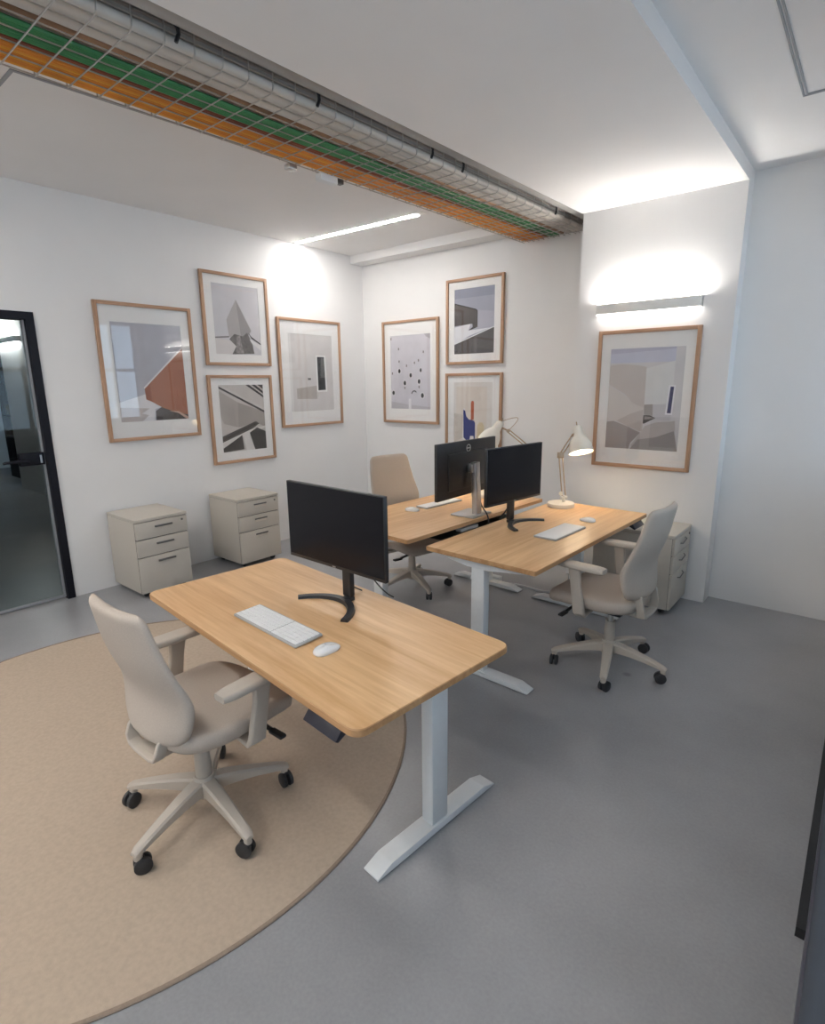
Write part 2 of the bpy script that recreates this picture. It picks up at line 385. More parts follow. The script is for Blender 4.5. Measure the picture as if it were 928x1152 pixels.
# ------------------------------------------------------------------ ceiling lights and sconce
cl = thing('ceiling_light', 'long lit linear ceiling light reaching out from the left wall', 'ceiling light', (0.80, -0.955, H1), 0.045)
MB().b2(-0.78, 0.86, -0.035, 0.035, -0.004, 0.0).build('trim', M_LIGHTBODY, cl)
MB().b2(-0.745, 0.78, -0.025, 0.025, -0.007, -0.004).build('diffuser', M_CEILEM, cl)
for k, y in enumerate((-5.15, -6.6)):  # unseen lights added behind the camera to brighten the foreground
    c2 = dup(cl, (0.95, y, H1), 0.0, 'unseen linear ceiling light added behind the viewpoint to brighten the foreground')
    c3 = dup(cl, (3.4, y, H3), 0.0, 'unseen linear ceiling light added behind the viewpoint to brighten the foreground')
    for q in (c2, c3): q['group'] = 'added rear fill lights'

sc = thing('wall_light', 'white bar wall light glowing above the large framed print on the pier', 'wall light', (3.43, PY, 2.215))
MB().b2(-0.37, 0.37, -0.068, -0.012, -0.042, 0.034, 0.002).b2(-0.2, 0.2, -0.012, 0.0, -0.02, 0.02).build('housing', M_LIGHTBODY, sc)
MB().b2(-0.366, 0.366, -0.066, -0.014, -0.052, -0.042).build('diffuser', M_SCONDN, sc)
MB().b2(-0.366, 0.366, -0.064, -0.016, 0.034, 0.0355).build('diffuser', M_SCONUP, sc)
MB().b2(0.37, 0.376, -0.066, -0.013, -0.041, 0.033).build('end_cap', M_CHROME, sc)

# ------------------------------------------------------------------ cable tray with its pipes and cables
def xc(y): return 2.425 + 0.033*y
Y0, Y1 = YR+0.05, -0.02
def run(name, dx, z, r, m, label, group, wob=0.006, n=40, sides=8, cat='cable', y1=Y1, drift=0.0):
    ph = random.random()*6.28; ph2 = random.random()*6.28; P = []
    for i in range(n+1):
        t = i/n; y = Y0 + (y1-Y0)*t
        near = max(0.0, min(1.0, (y+4.2)/4.0))
        P.append((xc(y) + dx + drift*near + wob*math.sin(y*2.1+ph) + wob*0.5*math.sin(y*4.7+ph2), y, z + 0.3*wob*math.sin(y*3.3+ph2)))
    return tag(MB().tube(P, r, sides).build(name, m), label, cat, group)
ZB = 2.93
for k in range(9):
    run('cable', -0.286 + k*0.0168, ZB+0.010, 0.0078, M_YELLOW if k % 3 == 0 else M_ORANGE, 'orange cable among those along the left side of the overhead wire tray', 'orange cables in the wire tray', 0.001, drift=0.0055*k)
for k in range(2):
    run('cable', -0.134 + k*0.016, ZB+0.014, 0.007, M_RUST, 'red-brown cable between the orange and the green cables in the overhead tray', 'red-brown cables in the wire tray', 0.001, drift=0.05)
run('cable', -0.100, ZB+0.018, 0.007, M_GCAB, 'grey cable between the orange and the green cables in the overhead tray', None, 0.001, drift=0.05)
for k in range(7):
    run('cable', -0.081 + k*0.0172, ZB+0.011, 0.0082, M_DGREEN if k == 3 else M_GREEN, 'green cable among those along the middle of the overhead wire tray', 'green cables in the wire tray', 0.001, drift=0.045-0.0045*k)
run('pipe', 0.068, ZB+0.036, 0.026, M_BROWNP, 'tarnished brown pipe beside the green cables in the overhead tray', None, 0.0005, sides=14, cat='pipe', drift=0.002)
run('pipe', 0.128, ZB+0.040, 0.033, M_PIPE, 'pale grey insulated pipe second from the tray right side, beside the brown pipe', None, 0.0005, sides=16, cat='pipe', drift=0.001)
run('pipe', 0.200, ZB+0.044, 0.038, M_PIPE, 'thickest pale grey insulated pipe in the overhead tray, next to its right rim', None, 0.0005, sides=16, cat='pipe', drift=0.0)
run('pipe', 0.262, ZB+0.034, 0.022, M_PIPE, 'thin pale conduit along the right rim inside the overhead tray', None, 0.0003, sides=12, cat='pipe')
run('pipe', 0.246, ZB+0.098, 0.034, M_DUCT, 'dull grey pipe lying above the thin conduit, along the tray right rim', None, 0.0003, sides=16, cat='pipe')
run('duct', 0.388, 3.032, 0.068, M_DUCT, 'thick dull grey duct beside the overhead tray, against the ceiling edge', None, 0.0, sides=24, cat='duct')
run('cable', 0.292, 3.0, 0.006, M_GCAB, 'thin grey cable over the thin pale conduit at the tray right rim', None, 0.001)
tr = thing('cable_tray', 'long galvanised wire mesh tray hung overhead full of cables and pipes', 'cable tray')
lw = MB(); r = 0.0032
for dx in (-0.30, -0.20, -0.10, 0.0, 0.10, 0.20, 0.285):
    lw.tube([(xc(y)+dx, y, ZB-0.004) for y in (Y0, Y1)], r, 6)
for dz in (0.045, 0.095):
    lw.tube([(xc(y)+0.30, y, ZB+dz) for y in (Y0, Y1)], r, 6)
lw.tube([(xc(y)-0.302, y, ZB+0.045) for y in (Y0, Y1)], r, 6)
for dx in (-0.25, -0.15, -0.05, 0.05, 0.15, 0.24):          # closer mesh towards the back wall
    lw.tube([(xc(y)+dx, y, ZB-0.004) for y in (-2.45, Y1)], 0.0022, 6)
for dz in (0.02, 0.07, 0.12):
    lw.tube([(xc(y)+0.303, y, ZB+dz) for y in (-1.9, Y1)], 0.0022, 6)
lw.build('long_wires', M_WIRE, tr)
cw = MB(); y = -7.9
while y < -0.05:
    x = xc(y); b0 = ZB-0.0085
    cw.tube([(x-0.304, y, ZB+0.06), (x-0.304, y, b0+0.006), (x-0.298, y, b0), (x+0.285, y, b0), (x+0.302, y, b0+0.012), (x+0.306, y, ZB+0.03), (x+0.307, y, ZB+0.10), (x+0.312, y, ZB+0.106)], 0.0032, 6)
    y += 0.12
cw.build('cross_wires', M_WIRE, tr)
hk = MB()
for y in (-3.66, -2.98, -2.14, -1.84, -0.62):
    x = xc(y); hk.tube([(x+0.311, y, ZB+0.012), (x+0.314, y+0.006, ZB+0.03), (x+0.311, y+0.014, ZB+0.045), (x+0.315, y+0.010, ZB+0.062), (x+0.312, y, ZB+0.075)], 0.0075, 6)
    o = hk.build('hook', M_BLACK, tr); hk = MB()
cb = MB().box((xc(-2.65)-0.315, -2.65, ZB-0.022), (0.05, 0.06, 0.028), 0.006).build('clip', M_WIRE, tr)
sn = thing('sensor', 'small white sensor box hung on the left rim of the overhead tray', 'sensor', (xc(-2.40)-0.29, -2.40, ZB-0.038))
MB().b2(-0.028, 0.026, -0.07, 0.07, -0.012, 0.028, 0.006).build('housing', M_WHITE, sn)
MB().b2(-0.012, 0.026, 0.07, 0.12, 0.0, 0.028, 0.004).build('bracket', M_GUN, sn)

# ------------------------------------------------------------------ framed prints
def picture(label, wall, a, b, zb, zt, pr, shapes, base, t=0.028):
    """wall 'L' = left wall (x=0), 'B' = back wall, 'P' = pier; a..b along the wall from the viewer's left to right"""
    W, H = b-a, zt-zb
    loc = {'L': (0, a, zb), 'B': (a, 0, zb), 'P': (a, PY, zb)}[wall]
    rz = PI/2 if wall == 'L' else 0.0
    root = thing('picture_frame', label, 'picture', loc, rz, 'framed prints on the walls')
    # local: x right along the wall, -y out of the wall, z up
    D = 0.03
    fr = MB()
    fr.b2(0, t, -D, -0.002, 0, H, 0.002); fr.b2(W-t, W, -D, -0.002, 0, H, 0.002)
    fr.mi = 1; fr.b2(t, W-t, -D, -0.002, 0, t, 0.002); fr.b2(t, W-t, -D, -0.002, H-t, H, 0.002)
    fr.build('frame', [M_FRAME, M_FRAMEH], root)
    p0, p1, q0, q1 = pr[0]-a, pr[1]-a, pr[2]-zb, pr[3]-zb
    mt = MB(); y0, y1 = -0.014, -0.004
    mt.b2(t, p0, y0, y1, t, H-t); mt.b2(p1, W-t, y0, y1, t, H-t); mt.b2(p0, p1, y0, y1, t, q0); mt.b2(p0, p1, y0, y1, q1, H-t)
    mt.build('mount', M_MATB, root)
    ms = [base]; pm = MB(); yb = -0.0105
    pm.b2(p0-0.004, p1+0.004, yb, -0.004, q0-0.004, q1+0.004)
    for i, (m, pts) in enumerate(shapes):
        if m not in ms: ms.append(m)
        pm.mi = ms.index(m); yy = yb - 0.00012*(i+1)
        pm.poly([(p0+u*(p1-p0), yy, q0+v*(q1-q0)) for u, v in pts])
    pm.build('print', ms, root, recalc=False)
    MB().b2(t, W-t, -0.0225, -0.0205, t, H-t).build('glass', M_PGLASS, root)
    return root
def ink(r, g, b, noise=0.04, nscale=9): return mat('ink_%d_%d_%d' % (r, g, b), srgb(r, g, b), 0.7, noise=noise, nscale=nscale)
def disc(cx, cy, rx, ry, n=14): return [(cx+rx*math.cos(2*PI*k/n), cy+ry*math.sin(2*PI*k/n)) for k in range(n)]
picture('large framed print of a rust red wall, leftmost on the left wall', 'L', -3.0415, -2.2285, 1.2206, 2.3391, (-2.928, -2.332, 1.379, 2.184), [
    (ink(226, 224, 226), [(0, .20), (.38, .28), (.52, .19), (.60, .14), (.50, .12), (.48, 0), (0, 0)]),
    (ink(198, 190, 188), [(0, 0), (0, .15), (.42, .13), (.30, .08), (.40, .06), (.30, 0)]),
    (ink(92, 86, 84), [(.50, 0), (.505, .10), (.62, .15), (1, .06), (1, 0)]),
    (ink(172, 116, 92), [(.375, .345), (1, .765), (1, .045), (.82, .075), (.62, .13), (.46, .20), (.385, .225)]),  # rust inks lightened to carry the wash of reflections on the glass
    (ink(158, 100, 78), [(.375, .345), (.46, .40), (.47, .20), (.385, .225)]),
    (ink(232, 228, 228), [(.365, .35), (1, .785), (1, .76), (.375, .335)]),
    (ink(206, 176, 160), [(.70, .095), (.86, .085), (1, .02), (1, .0), (.97, .0), (.84, .07)])], ink(186, 186, 194))
picture('framed print of a pale pyramid, topmost on the left wall', 'L', -2.1079, -1.3861, 1.8547, 2.6913, (-1.995, -1.492, 1.960, 2.592), [
    (ink(218, 212, 210), [(0, 0), (0, .23), (.4, .19), (.55, .12), (.5, 0)]),
    (ink(122, 118, 118), [(0, .245), (.30, .265), (.30, .245), (0, .225)]),
    (ink(176, 172, 172), [(.27, .50), (.50, .80), (.56, .26), (.50, .18), (.30, .26)]),
    (ink(158, 154, 154), [(.50, .80), (.80, .36), (.72, .28), (.56, .26)]),
    (ink(112, 108, 106, .3, 40), [(.30, .22), (.42, .30), (.60, .27), (.70, .33), (.80, .20), (.84, .02), (.34, .0), (.44, .12)]),
    (ink(150, 144, 142, .3, 40), [(.46, .26), (.54, .28), (.60, .02), (.42, .02)]),
    (ink(34, 32, 34), [(.72, .335), (.80, .27), (1, .175), (1, .155), (.79, .245)]),
    (ink(224, 222, 222), [(.74, .24), (1, .145), (1, .07), (.8, .17)])], ink(206, 204, 208))
picture('framed print of concrete stair edges with dark openings, under the pyramid print', 'L', -2.1182, -1.3984, .9197, 1.7656, (-2.006, -1.504, 1.030, 1.672), [
    (ink(176, 168, 162), [(0, .92), (.40, .74), (.38, .36), (.06, .43), (0, .55)]),
    (ink(166, 158, 152), [(.40, .74), (1, .58), (1, .34), (.78, .42), (.38, .36)]),
    (ink(60, 56, 54), [(0, 1), (0, .955), (1, .565), (1, .60)]),
    (ink(206, 202, 198), [(0.06, 1), (1, .64), (1, .60), (0, .985), (0, 1)]),
    (ink(52, 48, 47), [(.60, 1), (1, .80), (1, .835), (.68, 1)]),
    (ink(40, 38, 38), [(.74, 1), (1, .86), (1, .90), (.82, 1)]),
    (ink(70, 64, 62), [(.88, 1), (1, .93), (1, 1)]),
    (ink(90, 84, 80), [(0, .24), (.78, .44), (.86, .40), (.70, .33), (0, .15)]),
    (ink(70, 62, 58), [(0, .20), (.74, .41), (.78, .39), (0, .17)]),
    (ink(222, 218, 214), [(0, .15), (.70, .33), (1, .36), (1, .33), (.66, .27), (0, .07)]),
    (ink(76, 70, 66), [(0, 0), (0, .06), (.44, .24), (.47, .02)]),
    (ink(226, 222, 218), [(.46, .26), (.60, .28), (.72, 0), (.52, 0)]),
    (ink(62, 58, 55), [(.62, .27), (.80, .34), (1, .27), (1, 0), (.72, 0)])], ink(200, 194, 190))
picture('framed print of a blank wall with a narrow dark doorway, rightmost on the left wall', 'L', -1.2864, -.4131, 1.2202, 2.3488, (-1.151, -.539, 1.382, 2.196), [
    (ink(224, 222, 220), [(0, 0), (.06, 0), (.06, 1), (0, 1)]),
    (ink(178, 170, 164), [(.14, .30), (.60, .335), (.60, .155), (.14, .165)]),
    (ink(208, 202, 198), [(.60, .335), (.60, .74), (.68, .74), (.68, .335)]),
    (ink(236, 236, 234), [(.605, .735), (.835, .735), (.85, .25), (.605, .25)]),
    (ink(52, 54, 54), [(.635, .715), (.80, .715), (.815, .275), (.635, .27)]),
    (ink(96, 98, 96), [(.72, .70), (.80, .70), (.80, .44), (.70, .44)]),
    (ink(84, 80, 80), [(.40, .435), (.47, .435), (.47, .41), (.40, .41)])], ink(212, 208, 206))
dots = []
for (u, v, rx, ry) in ((.22, .52, .032, .030), (.51, .46, .032, .030), (.76, .525, .026, .028), (.36, .355, .033, .032), (.72, .375, .033, .032), (.06, .22, .034, .030), (.80, .185, .036, .034)):
    dots.append((ink(222, 220, 222), disc(u, v, rx*1.5, ry*1.4))); dots.append((ink(28, 28, 30), disc(u, v, rx, ry)))
for (u, v) in ((.21, .82), (.22, .65), (.41, .59), (.61, .625), (.71, .655), (.83, .765), (.04, .49), (.36, .29), (.72, .30), (.02, .96)):
    dots.append((ink(120, 112, 112), [(u-.014, v-.016), (u+.014, v-.016), (u+.014, v+.016), (u-.014, v+.016)]))
arc = [(.60+.075*math.cos(a), .20+.055*math.sin(a)) for a in [PI*(0.95-.75*k/8) for k in range(9)]]
dots.append((ink(60, 58, 60), arc + [(.60+.055*math.cos(a), .20+.040*math.sin(a)) for a in [PI*(0.95-.75*k/8) for k in range(9)][::-1]]))
dots.append((ink(190, 186, 192), [(0, .10), (.45, .06), (1, .03), (1, 0), (0, 0)]))
dots.append((ink(228, 226, 230), [(.455, 0), (.52, 0), (.52, .14), (.455, .14)]))
dots.append((ink(176, 172, 178), [(.85, 1), (1, 1), (1, .93), (.9, .96)]))
picture('framed print of scattered black dots on pale ground, leftmost on the back wall', 'B', .3168, 1.1295, 1.2175, 2.3572, (.433, 1.014, 1.380, 2.196), dots, ink(206, 203, 210))
picture('framed print of a dark balcony against blue-grey sky, topmost on the back wall', 'B', 1.2324, 1.9232, 1.8541, 2.7008, (1.332, 1.814, 1.960, 2.600), [
    (ink(146, 150, 166), [(0, .86), (1, .86), (1, 1), (0, 1)]),
    (ink(178, 178, 190), [(0, .72), (1, .62), (1, .36), (.5, .36), (0, .3)]),
    (ink(226, 226, 230), [(0, .42), (.42, .46), (.36, .36), (.9, .38), (.4, .28), (0, .15)]),
    (ink(88, 82, 80), [(0, .775), (.55, .665), (.59, .64), (.59, .405), (.47, .40), (.46, .46), (0, .44)]),
    (ink(40, 38, 38), [(0, .795), (.54, .68), (.59, .655), (.59, .41), (.58, .41), (.575, .64), (.54, .665), (0, .775)]),
    (ink(62, 58, 56), [(.36, .36), (.46, .405), (.59, .405), (.47, .375)]),
    (ink(232, 232, 234), [(0, .165), (1, .40), (1, .385), (0, .15)]),
    (ink(92, 88, 88), [(0, 0), (1, 0), (1, .385), (0, .15)]),
    (ink(108, 104, 104), [(.5, 0), (.58, 0), (.58, .28), (.5, .26)])], ink(164, 166, 180))
picture('framed print of a blue shape and orange bar behind the left desk lamp', 'B', 1.2254, 1.9257, .918, 1.7649, (1.333, 1.810, 1.030, 1.670), [
    (ink(226, 222, 218), [(0, .0), (1, .0), (1, 1), (0, 1)]),
    (ink(222, 214, 206), [(.06, 0), (.86, 0), (.86, .93), (.06, .93)]),
    (ink(206, 198, 190), [(0, .5), (.30, .46), (.25, .1), (0, 0)]),
    (ink(190, 98, 62), [(.45, .38), (.53, .40), (.53, .68), (.515, .70), (.47, .70), (.45, .67)]),
    (ink(232, 230, 230), [(.23, .06), (.29, .06), (.29, .58), (.25, .58)]),
    (ink(24, 42, 124), [(.26, .10), (.25, .56), (.30, .54), (.33, .45), (.40, .40), (.54, .38), (.565, .34), (.565, .06), (.42, .05), (.34, .05)]),
    (ink(226, 222, 220), [(.42, .05), (.53, .05), (.53, .13), (.44, .13)]),
    (ink(214, 198, 164), [(.62, .02), (.80, .02), (.80, .30), (.76, .355), (.68, .36), (.62, .31)])], ink(224, 220, 216))
picture('large framed print of sculpted pale walls, under the bar light on the pier', 'P', 3.0781, 3.8191, .9942, 2.0499, (3.178, 3.724, 1.143, 1.911), [
    (ink(196, 198, 214), [(0, .86), (.88, .86), (.88, 1), (0, 1)]),
    (ink(180, 180, 200), [(0, .95), (.88, .98), (.88, 1), (0, 1)]),
    (ink(196, 188, 184), [(0, .84), (.18, .85), (.40, .835), (.51, .815), (.515, .42), (.36, .46), (.24, .55), (.02, .64), (0, .66)]),
    (ink(206, 200, 196), [(0, .64), (.10, .60), (.24, .54), (.36, .46), (.515, .42), (.515, .21), (.12, .28), (0, .28)]),
    (ink(190, 182, 178), [(.14, .28), (.34, .36), (.51, .40), (.515, .19), (.48, .18)]),
    (ink(218, 218, 218), [(.51, .80), (.66, .83), (.88, .87), (.88, .40), (.515, .45)]),
    (ink(208, 206, 208), [(.88, 1), (1, 1), (1, .2), (.88, .0)]),
    (ink(198, 196, 200), [(.515, .45), (.84, .46), (.88, .30), (.70, .30), (.515, .33)]),
    (ink(164, 156, 152), [(.515, .45), (.63, .455), (.64, .33), (.52, .35)]),
    (ink(74, 66, 62), [(.515, .345), (.60, .345), (.68, .32), (.535, .262), (.515, .262)]),
    (ink(150, 142, 138), [(.53, .335), (.62, .33), (.68, .317), (.53, .30)]),
    (ink(232, 232, 236), [(.825, .64), (.91, .64), (.895, .355), (.80, .355)]),
    (ink(30, 30, 86), [(.845, .625), (.89, .625), (.875, .37), (.825, .37)]),
    (ink(160, 152, 150), [(0, .27), (.10, .28), (.30, .23), (.49, .17), (.42, .11), (.36, .06), (.34, 0), (0, 0)]),
    (ink(188, 182, 180), [(.49, .17), (.55, .24), (.70, .28), (.88, .29), (.94, .30), (.95, .20), (.70, .13), (.46, .10), (.38, .02), (.37, .04)]),
    (ink(156, 150, 148), [(.94, .20), (.70, .13), (.46, .10), (.38, .02), (.36, 0), (1, 0)])], ink(206, 204, 206))

# ------------------------------------------------------------------ pedestal cabinets
def cabinet(label, loc, rz, D, W, H, style):
    """front faces +x locally"""
    root = thing('pedestal_cabinet', label, 'cabinet', loc, rz, 'pedestal cabinets')
    z0 = 0.045
    b = MB(); b.b2(-D/2, D/2-0.02, -W/2, W/2, z0, H-0.028, 0.002); b.build('body', M_CAB, root)
    MB().b2(-D/2-0.001, D/2, -W/2-0.001, W/2+0.001, H-0.026, H, 0.003).build('top', M_CAB, root)
    MB().b2(-D/2+0.01, D/2-0.021, -W/2+0.004, W/2-0.004, H-0.0285, H-0.0255).build('top_gap_shade', M_CABSHADE, root)  # dark slab painting the shade under the top
    MB().b2(D/2-0.0202, D/2-0.0190, -W/2+0.001, W/2-0.001, z0, H-0.0285).build('drawer_gap_shade', M_CABSHADE, root)  # dark plate painting shade into the gaps between drawers
    zs = [(z0, 0.335*H/0.645+0.0), (0.335*H/0.645+0.004, 0.478*H/0.645), (0.478*H/0.645+0.004, H-0.030)]
    for (a, c) in zs:
        dw = MB().b2(D/2-0.0188, D/2-0.001, -W/2+0.002, W/2-0.002, a+0.002, c-0.001, 0.0015).build('drawer', M_CAB, root)
        zc = c-0.045
        if style == 'bar':
            MB().b2(D/2-0.001, D/2+0.012, -0.06, 0.085, zc-0.008, zc+0.007, 0.003).build('handle', M_HANDLE, dw)
        elif style == 'recess':
            MB().b2(D/2-0.001, D/2+0.002, -0.05, 0.075, zc-0.022, zc+0.002, 0.002).build('recess', M_PALEH, dw)
            MB().b2(D/2-0.001, D/2+0.010, -0.055, 0.08, zc, zc+0.012, 0.003).build('handle', M_HANDLE, dw)
        else:
            h = MB(); h.tube([(D/2-0.002, -0.06, zc-0.012), (D/2+0.016, -0.055, zc-0.010), (D/2+0.018, 0.03, zc+0.006), (D/2-0.002, 0.06, zc+0.01)], 0.004, 8)
            h.build('handle', M_HANDLE, dw)
    lk = MB(); lk.lathe([(0.009, 0), (0.009, 0.004), (0.007, 0.006)], (D/2-0.001, W/2-0.045, H-0.06), (1, 0, 0), 16)
    lk.build('lock', M_HANDLE, root)
    for sx in (-1, 1):
        for sy in (-1, 1):
            q = MB().lathe([(0.022, -0.014), (0.025, -0.008), (0.025, 0.008), (0.022, 0.014)], (sx*(D/2-0.07), sy*(W/2-0.06), 0.025), (1, 0, 0), 16)
            q.b2(sx*(D/2-0.07)-0.02, sx*(D/2-0.07)+0.02, sy*(W/2-0.06)-0.02, sy*(W/2-0.06)+0.02, 0.03, z0); q.build('caster', M_BLACK, root)
    return root
cabinet('greige pedestal cabinet with bar handles against the left wall, the one nearer the glass door', (0.275, -2.93, 0), 0, 0.50, 0.43, 0.655, 'bar')
cabinet('greige pedestal cabinet against the left wall, partly hidden by the front monitor', (0.265, -1.99, 0), 0, 0.48, 0.445, 0.655, 'recess')
cabinet('greige pedestal cabinet in front of the pier, behind the office chair on the right', (3.585, -0.712, 0), 0, 0.58, 0.43, 0.605, 'hook')

# ------------------------------------------------------------------ rug
rg = thing('round_rug', 'large round beige rug on the concrete floor under the front office chair', 'rug', (2.2, -4.007, 0))
RR = 1.374
MB().lathe([(RR-0.012, 0.0), (RR-0.012, 0.0045), (0.6, 0.005), (0.001, 0.005)], n=160).build('pile', M_RUG, rg)
MB().lathe([(RR-0.012, 0.0), (RR, 0.0), (RR+0.001, 0.004), (RR-0.003, 0.0075), (RR-0.012, 0.0072), (RR-0.012, 0.0)], n=160, cap0=False, cap1=False).build('edge_binding', M_RUGEDGE, rg)

# ------------------------------------------------------------------ desks
def desk(label, loc, rz, L, W, H, flip=1, foot_y=0.0, foot_len=0.64, inset=0.14, tray=False, panel_x=None, rad=0.03, shift=0.0):
    """long axis = local x; user side = local -y"""
    root = thing('standing_desk', label, 'desk', loc, rz, 'standing desks')
    t = 0.027
    top = MB()
    P = rrect(L/2, W/2, rad)
    e = 0.0025
    ringf = lambda s, z: [(x*(1-s/L*2), y*(1-s/W*2), z) for x, y in P]
    top.mi = 1; top.loft([ringf(e, H-t), ringf(0, H-t+e), ringf(0, H-e), ringf(e, H)], True, False)
    top.mi = 0; top.poly(ringf(e, H))
    top.build('tabletop', [M_OAK, M_OAKE], root)
    for s in (-1, 1):
        x = s*(L/2-inset) + shift
        lg = MB(); lg.b2(x-0.028, x+0.028, foot_y-0.043, foot_y+0.043, 0.030, H-0.055, 0.004)
        lo = lg.build('leg', M_WHITE, root)
        fl = foot_len/2
        prof = [(foot_y-fl, 0.0055), (foot_y-fl, 0.012), (foot_y-fl+0.07, 0.036), (foot_y+fl-0.07, 0.036), (foot_y+fl, 0.012), (foot_y+fl, 0.0055)]
        MB().prism(prof, x-0.038, x+0.038, 'x', 0.0025).build('foot', M_WHITE, root)
        bh = min(0.30, W/2-0.06)
        bp_ = [(-bh, H-t-0.001), (-bh, H-t-0.014), (-0.07+foot_y, H-t-0.046), (0.07+foot_y, H-t-0.046), (bh, H-t-0.014), (bh, H-t-0.001)]
        MB().prism(bp_, x-0.036, x+0.036, 'x', 0.002).build('bracket', M_WHITE, root)
    for yy in (foot_y-0.032, foot_y+0.012):
        MB().b2(-L/2+inset+0.03+shift, L/2-inset-0.03+shift, yy, yy+0.02, H-t-0.044, H-t-0.006, 0.002).build('cross_rail', M_WHITE, root)
    if panel_x is not None:
        cp = MB(); cp.prism([(-W/2-0.012, H-t-0.040), (-W/2+0.02, H-t-0.001), (-W/2+0.07, H-t-0.001), (-W/2+0.07, H-t-0.012), (-W/2+0.0, H-t-0.047)], panel_x-0.085, panel_x+0.085, 'x', 0.003)
        cp.build('control_panel', mat('dark_control_panel', (0.022, 0.022, 0.034), 0.3, noise=0.05), root)
    if tray:
        tb = MB(); tb.b2(-0.45, 0.45, W/2-0.19, W/2-0.03, H-0.086, H-0.082); tb.b2(-0.45, 0.45, W/2-0.19, W/2-0.186, H-0.082, H-t-0.001)
        tb.build('cable_shelf', M_GUN, root)
    return root
D1Z, D2Z = 0.70, 0.73
desk('oak-topped white standing desk in front, standing half over the round rug', (3.06, -3.546, 0), -0.093, 1.585, 0.762, D1Z, foot_y=0.095, foot_len=0.66, inset=0.135, panel_x=0.62, rad=0.045)
desk('oak-topped white standing desk at right, with the lit lamp standing on it', (3.2726, -1.690, 0), PI/2-0.028, 1.64, 0.725, D2Z, foot_y=0.018, foot_len=0.68, inset=0.185, shift=-0.115, panel_x=0.66, rad=0.012)
desk('oak-topped white standing desk at left behind the front monitor, with the steel-stand monitor on it', (2.376, -1.64, 0), -PI/2-0.061, 1.62, 0.80, D2Z, foot_y=0.06, foot_len=0.66, inset=0.19, shift=0.10, tray=True, rad=0.012)

# ------------------------------------------------------------------ office chairs
def back_rings(n=30, m=36):
    """closed loft from the bottom to the top of the backrest; local front = +y"""
    R = []
    z0, z1 = 0.0, 0.525
    ts = [0.5-0.5*math.cos(PI*i/n) for i in range(n+1)]
    for t in ts:
        z = z0 + (z1-z0)*t
        # half width: round bottom, widest low down, narrowing to the top with rounded corners
        wl = 0.236 - 0.052*max(0.0, (t-0.36)/0.64)**1.0 - 0.045*max(0.0, (0.34-t)/0.34)**1.5
        e0 = min(1.0, t/0.16); e1 = min(1.0, (1-t)/0.075)
        wd = wl*(0.62+0.38*math.sqrt(max(0, 1-(1-e0)**2)))*(0.80+0.20*math.sqrt(max(0, 1-(1-e1)**2)))
        th = 0.030*math.sqrt(max(0.02, 1-(1-min(1, t/0.06))**2))*math.sqrt(max(0.02, 1-(1-min(1, (1-t)/0.05))**2))
        th *= 1.0 - 0.25*t
        yc = 0.035*math.exp(-((t-0.33)/0.22)**2) - 0.075*t**1.6      # lumbar bulge, reclining top
        ring = []
        for (a, b) in sellipse(1, 1, m, 3.2):
            x = a*wd
            curve = 0.035*(abs(a)**2.2)*(1-0.35*t)                       # wings wrap forward
            ring.append((x, yc + b*th + curve, z))
        R.append(ring)
    return R
def seat_rings():
    R = []
    def ring(s, z, drop=0.0):
        out = []
        for (x, y) in sellipse(0.255*s, 0.255*s, 48, 4.2):
            f = max(0.0, (y-0.12)/0.125)
            bk = max(0.0, (-y-0.10)/0.145)
            k = 1.0 - 0.10*bk
            out.append((x*k, y, z - drop*f*f*0.030 + 0.010*(abs(x)/0.245)**2 * (1-f)))
        return out
    zb = 0.408
    for s, z, d in ((0.80, zb, 1), (0.93, zb+0.006, 1), (0.985, zb+0.022, 1), (1.0, zb+0.045, 1), (0.992, zb+0.060, 1), (0.965, zb+0.071, 1), (0.90, zb+0.077, 1), (0.70, zb+0.077, 0.9), (0.40, zb+0.073, 0.5), (0.12, zb+0.072, 0)):
        R.append(ring(s, z, d))
    return R
